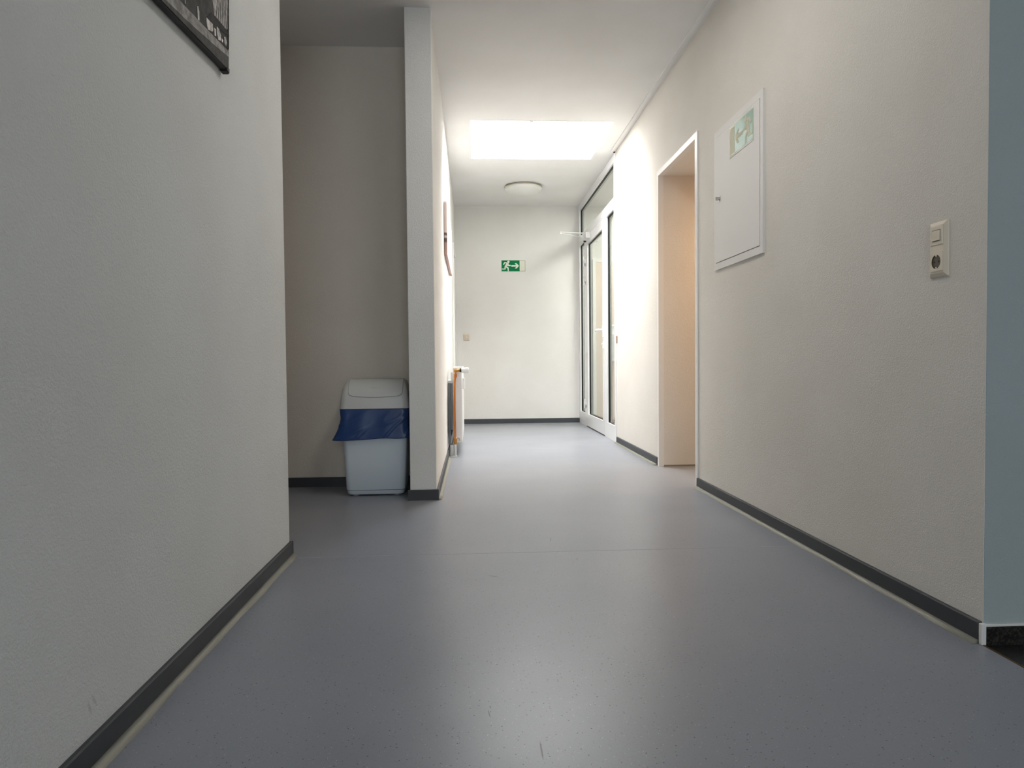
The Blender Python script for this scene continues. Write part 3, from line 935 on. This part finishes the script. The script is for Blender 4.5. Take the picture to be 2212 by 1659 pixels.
# ---------------------------------------------------------------- radiator with copper feed
RX0, RX1, RY0, RY1, RZ0, RZ1 = -0.162, -0.086, 6.0, 7.25, 0.115, 0.748
t = thing('radiator', 'white panel radiator with copper feed pipe on the left corridor wall', 'radiator', ((RX0 + RX1) / 2, 6.6, 0.0))
obj('front_panel', bx(RX1 - 0.012, RX1, RY0 + 0.012, RY1, RZ0 + 0.01, RZ1 - 0.018, bevel=0.004), M_WHITE, t)
obj('back_panel', bx(RX0, RX0 + 0.012, RY0 + 0.012, RY1, RZ0 + 0.01, RZ1 - 0.018, bevel=0.004), M_WHITE, t)
obj('side_cover', bx(RX0 + 0.002, RX1 - 0.002, RY0, RY0 + 0.012, RZ0, RZ1 - 0.006, bevel=0.003), M_WHITE, t)
obj('side_cover', bx(RX0 + 0.002, RX1 - 0.002, RY1, RY1 + 0.012, RZ0, RZ1 - 0.006, bevel=0.003), M_WHITE, t)
bm = bmesh.new()
for x in (RX0, RX1 - 0.006):
    add_box(bm, x, x + 0.006, RY0, RY1 + 0.012, RZ1 - 0.016, RZ1)
k = RY0 + 0.01
while k < RY1:
    add_box(bm, RX0 + 0.004, RX1 - 0.004, k, k + 0.006, RZ1 - 0.008, RZ1 - 0.001)
    k += 0.016
obj('top_grille', bm, M_WHITE, t)
bm = bmesh.new()
k = RY0 + 0.02
while k < RY1 - 0.03:
    add_box(bm, RX0 + 0.013, RX1 - 0.013, k, k + 0.003, RZ0 + 0.04, RZ1 - 0.03)
    k += 0.035
o = obj('convector_fins', bm, M_WHITE, t)
o['kind'] = 'stuff'
for y in (6.25, 7.0):
    obj('wall_bracket', bx(XC + 0.023, RX0, y, y + 0.03, 0.2, 0.7), M_WHITE, t)
obj('heat_meter', bx(RX1, RX1 + 0.022, 6.30, 6.335, 0.552, 0.648, bevel=0.003), M_PAPER, t, 'small white heat meter on the front')
# valve with thermostat head pointing into the corridor
vy = RY0 - 0.032
va = obj('valve', tube([(-0.150, vy, 0.718), (-0.098, vy, 0.720)], 0.014, 14), M_BRASS, t, smooth=True)
obj('valve_stub', tube([(-0.137, RY0 + 0.002, 0.718), (-0.137, vy, 0.718)], 0.013, 12), M_COPPER, va)
obj('union_nut', tube([(-0.101, vy, 0.720), (-0.088, vy, 0.720)], 0.0165, 12), M_DARK, va, 'dark collar of the valve')
prof_pts = [(-0.089, vy, 0.720), (-0.080, vy, 0.7205), (-0.040, vy, 0.7215), (-0.030, vy, 0.722), (-0.026, vy, 0.722)]
bm = bmesh.new()
add_tube(bm, prof_pts, [0.019, 0.0225, 0.0225, 0.0205, 0.014], 20)
for k in range(10):
    a = 2 * PI * k / 10
    add_tube(bm, [(-0.056, vy + 0.0225 * math.cos(a), 0.721 + 0.0225 * math.sin(a)), (-0.032, vy + 0.0215 * math.cos(a), 0.722 + 0.0215 * math.sin(a))], 0.0022, 6)
obj('thermostat_head', bm, M_WHITE, t, 'white ribbed thermostat head')
pts = [(-0.138, vy, 0.716), (-0.139, vy, 0.690), (-0.1415, vy, 0.665), (-0.146, vy, 0.62), (-0.148, vy, 0.5), (-0.1485, vy, 0.4), (-0.148, vy, 0.28), (-0.1465, vy, 0.16), (-0.146, vy, 0.115)]
obj('feed_pipe', tube(pts, 0.0085, 12), M_COPPER, t, 'copper feed pipe', smooth=True)
obj('compression_fitting', tube([(-0.1392, vy, 0.688), (-0.1398, vy, 0.66)], 0.0125, 8), M_COPPER, t)
obj('compression_fitting', tube([(-0.146, vy, 0.165), (-0.146, vy, 0.150), (-0.146, vy, 0.115), (-0.146, vy, 0.105)], [0.010, 0.0145, 0.0145, 0.011], 8), M_BRASS, t)
obj('supply_pipe', tube([(-0.146, vy, 0.108), (-0.1462, vy, 0.0)], 0.0095, 12), M_WHITE, t, 'white pipe into the floor')
obj('return_elbow', tube([(-0.146, vy, 0.135), (-0.136, vy, 0.155), (-0.122, vy, 0.162), (-0.112, vy, 0.155), (-0.110, vy + 0.012, 0.140), (-0.110, RY0 + 0.02, 0.135)], 0.006, 10), M_CHROME, t)
bm = bmesh.new()
add_box(bm, -0.186, -0.132, vy - 0.02, vy + 0.03, 0.0, 0.008, bevel=0.002)
add_box(bm, -0.188, -0.162, vy + 0.006, vy + 0.016, 0.008, 0.098)
for k in range(3):
    add_tube(bm, [(-0.175, vy + 0.004, 0.03 + 0.025 * k), (-0.175, vy - 0.006, 0.03 + 0.025 * k)], 0.007, 8)
obj('floor_bracket', bm, M_WHITE, t)
t = thing('insulation_board', 'grey board with white top strip on the wall behind the radiator', 'board', (XC, 6.8, 0.07))
obj('board', bx(XC, XC + 0.022, 6.22, 7.3, 0.075, 0.605), M_SILVER, t)
obj('top_strip', bx(XC, XC + 0.045, 6.20, 7.3, 0.605, 0.632, bevel=0.003), M_WHITE, t, 'white top strip')

# ---------------------------------------------------------------- swing bin and its bag
BX, BY = -0.578, 4.392
bin_root = thing('swing_bin', 'pale grey plastic bin with a rounded swing lid standing in the alcove', 'bin', (BX, BY, 0))
sec = []
for z, hx, hy, r in ((0.008, 0.158, 0.128, 0.03), (0.014, 0.166, 0.134, 0.032), (0.034, 0.169, 0.136, 0.032), (0.040, 0.1725, 0.139, 0.032), (0.20, 0.180, 0.143, 0.032), (0.40, 0.190, 0.148, 0.034), (0.512, 0.195, 0.151, 0.034), (0.520, 0.1965, 0.152, 0.034)):
    sec.append((rounded_rect(BX, BY, hx, hy, r), z))
bm = bmesh.new()
loft(bm, sec, True, False)
bin_body = obj('bin_body', bm, M_BIN, bin_root, smooth=True)
obj('base_groove', (lambda b_: (loft(b_, [(rounded_rect(BX, BY, 0.1715, 0.138, 0.032), 0.0345), (rounded_rect(BX, BY, 0.1722, 0.1386, 0.032), 0.0372)]), b_)[1])(bmesh.new()), mat('bin_groove', rgb(96, 102, 108), 0.6), bin_root)
for sx in (-1, 1):
    for sy in (-1, 1):
        obj('foot', tube([(BX + sx * 0.12, BY + sy * 0.09, 0), (BX + sx * 0.12, BY + sy * 0.09, 0.012)], 0.016, 12), M_BIN, bin_root)

# lid: vertical collar, then a hood whose front curves back
YFRT = BY - 0.158


def lid_front(z):
    """y of the front face at height z"""
    s = max(0.0, min(1.0, (z - 0.575) / 0.115))
    return YFRT + 0.014 * (z - 0.517) / 0.06 * (0.3 if z < 0.575 else 0.3) + 0.105 * (1 - math.sqrt(max(0.0, 1 - s * s)))


def lid_half(z):
    """half width at height z"""
    s = max(0.0, min(1.0, (z - 0.60) / 0.09))
    return 0.205 - 0.10 * (z - 0.517) / 0.18 * 0.22 - 0.030 * (1 - math.sqrt(max(0.0, 1 - s * s)))


sec = []
zs = [0.517, 0.520, 0.545, 0.575, 0.60, 0.62, 0.64, 0.655, 0.668, 0.678, 0.685, 0.689]
for z in zs:
    yf, hx = lid_front(z), lid_half(z)
    yb = BY + 0.158 - 0.05 * (1 - math.sqrt(max(0, 1 - max(0, min(1, (z - 0.60) / 0.09)) ** 2)))
    sec.append((rounded_rect(BX, (yf + yb) / 2, hx, (yb - yf) / 2, 0.040), z))
bm = bmesh.new()
loft(bm, sec, True, True)
lid = obj('lid', bm, M_LID, bin_root, 'rounded hood of the bin', smooth=True)


def lid_patch(x0, x1, z0, z1, off, n=14, r=0.03):
    """a skin lying off metres in front of the hood"""
    bm = bmesh.new()
    grid = []
    for i in range(n + 1):
        z = z0 + (z1 - z0) * i / n
        row = []
        cut = r - math.sqrt(max(0, r * r - max(0, r - (z - z0)) ** 2)) if z - z0 < r else 0
        for k in range(n + 1):
            x = x0 + cut + (x1 - x0 - 2 * cut) * k / n
            bow = 0.012 * ((x - BX) / 0.17) ** 2
            dz = 0.006 * ((2 * k / n - 1) ** 2) * (1 - i / n)
            row.append(bm.verts.new((x, lid_front(z + dz) - off + 0 * bow, z + dz + off * 0.6)))
        grid.append(row)
    for a, b in zip(grid, grid[1:]):
        for k in range(n):
            bm.faces.new((a[k], a[k + 1], b[k + 1], b[k]))
    return bm


obj('flap_gap', lid_patch(-0.7275, -0.4095, 0.583, 0.6855, 0.0010), mat('flap_gap_shadow', rgb(104, 100, 92), 0.7), lid, 'dark outline of the flap')
obj('flap', lid_patch(-0.726, -0.411, 0.5838, 0.6865, 0.0022), M_LID, lid, 'swing flap', smooth=True)
bm = bmesh.new()
bmesh.ops.create_uvsphere(bm, u_segments=24, v_segments=12, radius=1.0)
bmesh.ops.transform(bm, matrix=Matrix.Translation((-0.562, lid_front(0.638) + 0.002, 0.638)) @ Matrix.Diagonal((0.045, 0.008, 0.009, 1)), verts=bm.verts)
obj('finger_grip', bm, M_LID, lid, smooth=True)

# bag skirt hanging over the rim below the lid
bag = thing('bin_bag', 'blue plastic bag hanging over the rim of the pale grey bin', 'bin bag', (BX, BY, 0.34))
bm = bmesh.new()
cols, rows_n = 240, 40
ring = rounded_rect(0, 0, 1, 1, 0.2, 10)
ring.append(ring[0])
acc = [0.0]
for p0, p1 in zip(ring, ring[1:]):
    acc.append(acc[-1] + math.dist(p0, p1))
base_pts = []
for k in range(cols):                                 # even steps round the rim, so that folds can form anywhere
    d = acc[-1] * k / cols
    j = max(i for i in range(len(ring) - 1) if acc[i] <= d)
    u = (d - acc[j]) / max(1e-9, acc[j + 1] - acc[j])
    base_pts.append((ring[j][0] * (1 - u) + ring[j + 1][0] * u, ring[j][1] * (1 - u) + ring[j + 1][1] * u))
grid = []
for i in range(rows_n + 1):
    f = i / rows_n                                    # 0 at the lid, 1 at the hem
    z = 0.5165 - 0.178 * f
    row = []
    for k, (ux, uy) in enumerate(base_pts):
        left = max(0.0, -ux) ** 3
        front = max(0.0, -uy)
        body = 0.1965 - 0.012 * f
        hx = 0.203 - 0.006 * math.sin(f * PI) + 0.004 * f
        hy = 0.157 + 0.008 * f
        flare = (max(0.0, f - 0.25) / 0.75) ** 1.6 * 0.045 * left * (0.45 + 0.55 * front)
        n1 = noise.noise(Vector((ux * 2.2 + f * 0.8, uy * 2.2, f * 0.4)))
        n2 = noise.noise(Vector((ux * 4.5 + f * 1.6 + 5, uy * 4.5, 2)))
        n3 = noise.noise(Vector((ux * 2.4 + f * 2.2 + 9, uy * 2.4, f * 0.8)))
        wr = 0.005 * n1 + 0.0016 * n2 + 0.0042 * max(0.0, 0.16 - abs(n3)) / 0.16 * (0.4 + 0.6 * f)
        wr *= 0.15 + 0.85 * min(1, f * 3) * (1 if f < 0.95 else 0.7)
        wr = max(wr, -0.002)
        x = BX + ux * (hx + wr) - flare
        y = BY + uy * (hy + wr)
        hem = 0.010 * noise.noise(Vector((ux * 1.6, uy * 1.6, 7))) + 0.008 * ux * front
        x = min(x, -0.3665)
        row.append(bm.verts.new((x, y, z + hem * f * f)))
    grid.append(row)
for a, b in zip(grid, grid[1:]):
    for k in range(cols):
        bm.faces.new((a[k], a[(k + 1) % cols], b[(k + 1) % cols], b[k]))
o = obj('bag_skirt', bm, M_BAG, bag, smooth=True)
sd = o.modifiers.new('thickness', 'SOLIDIFY')
sd.thickness = 0.0008
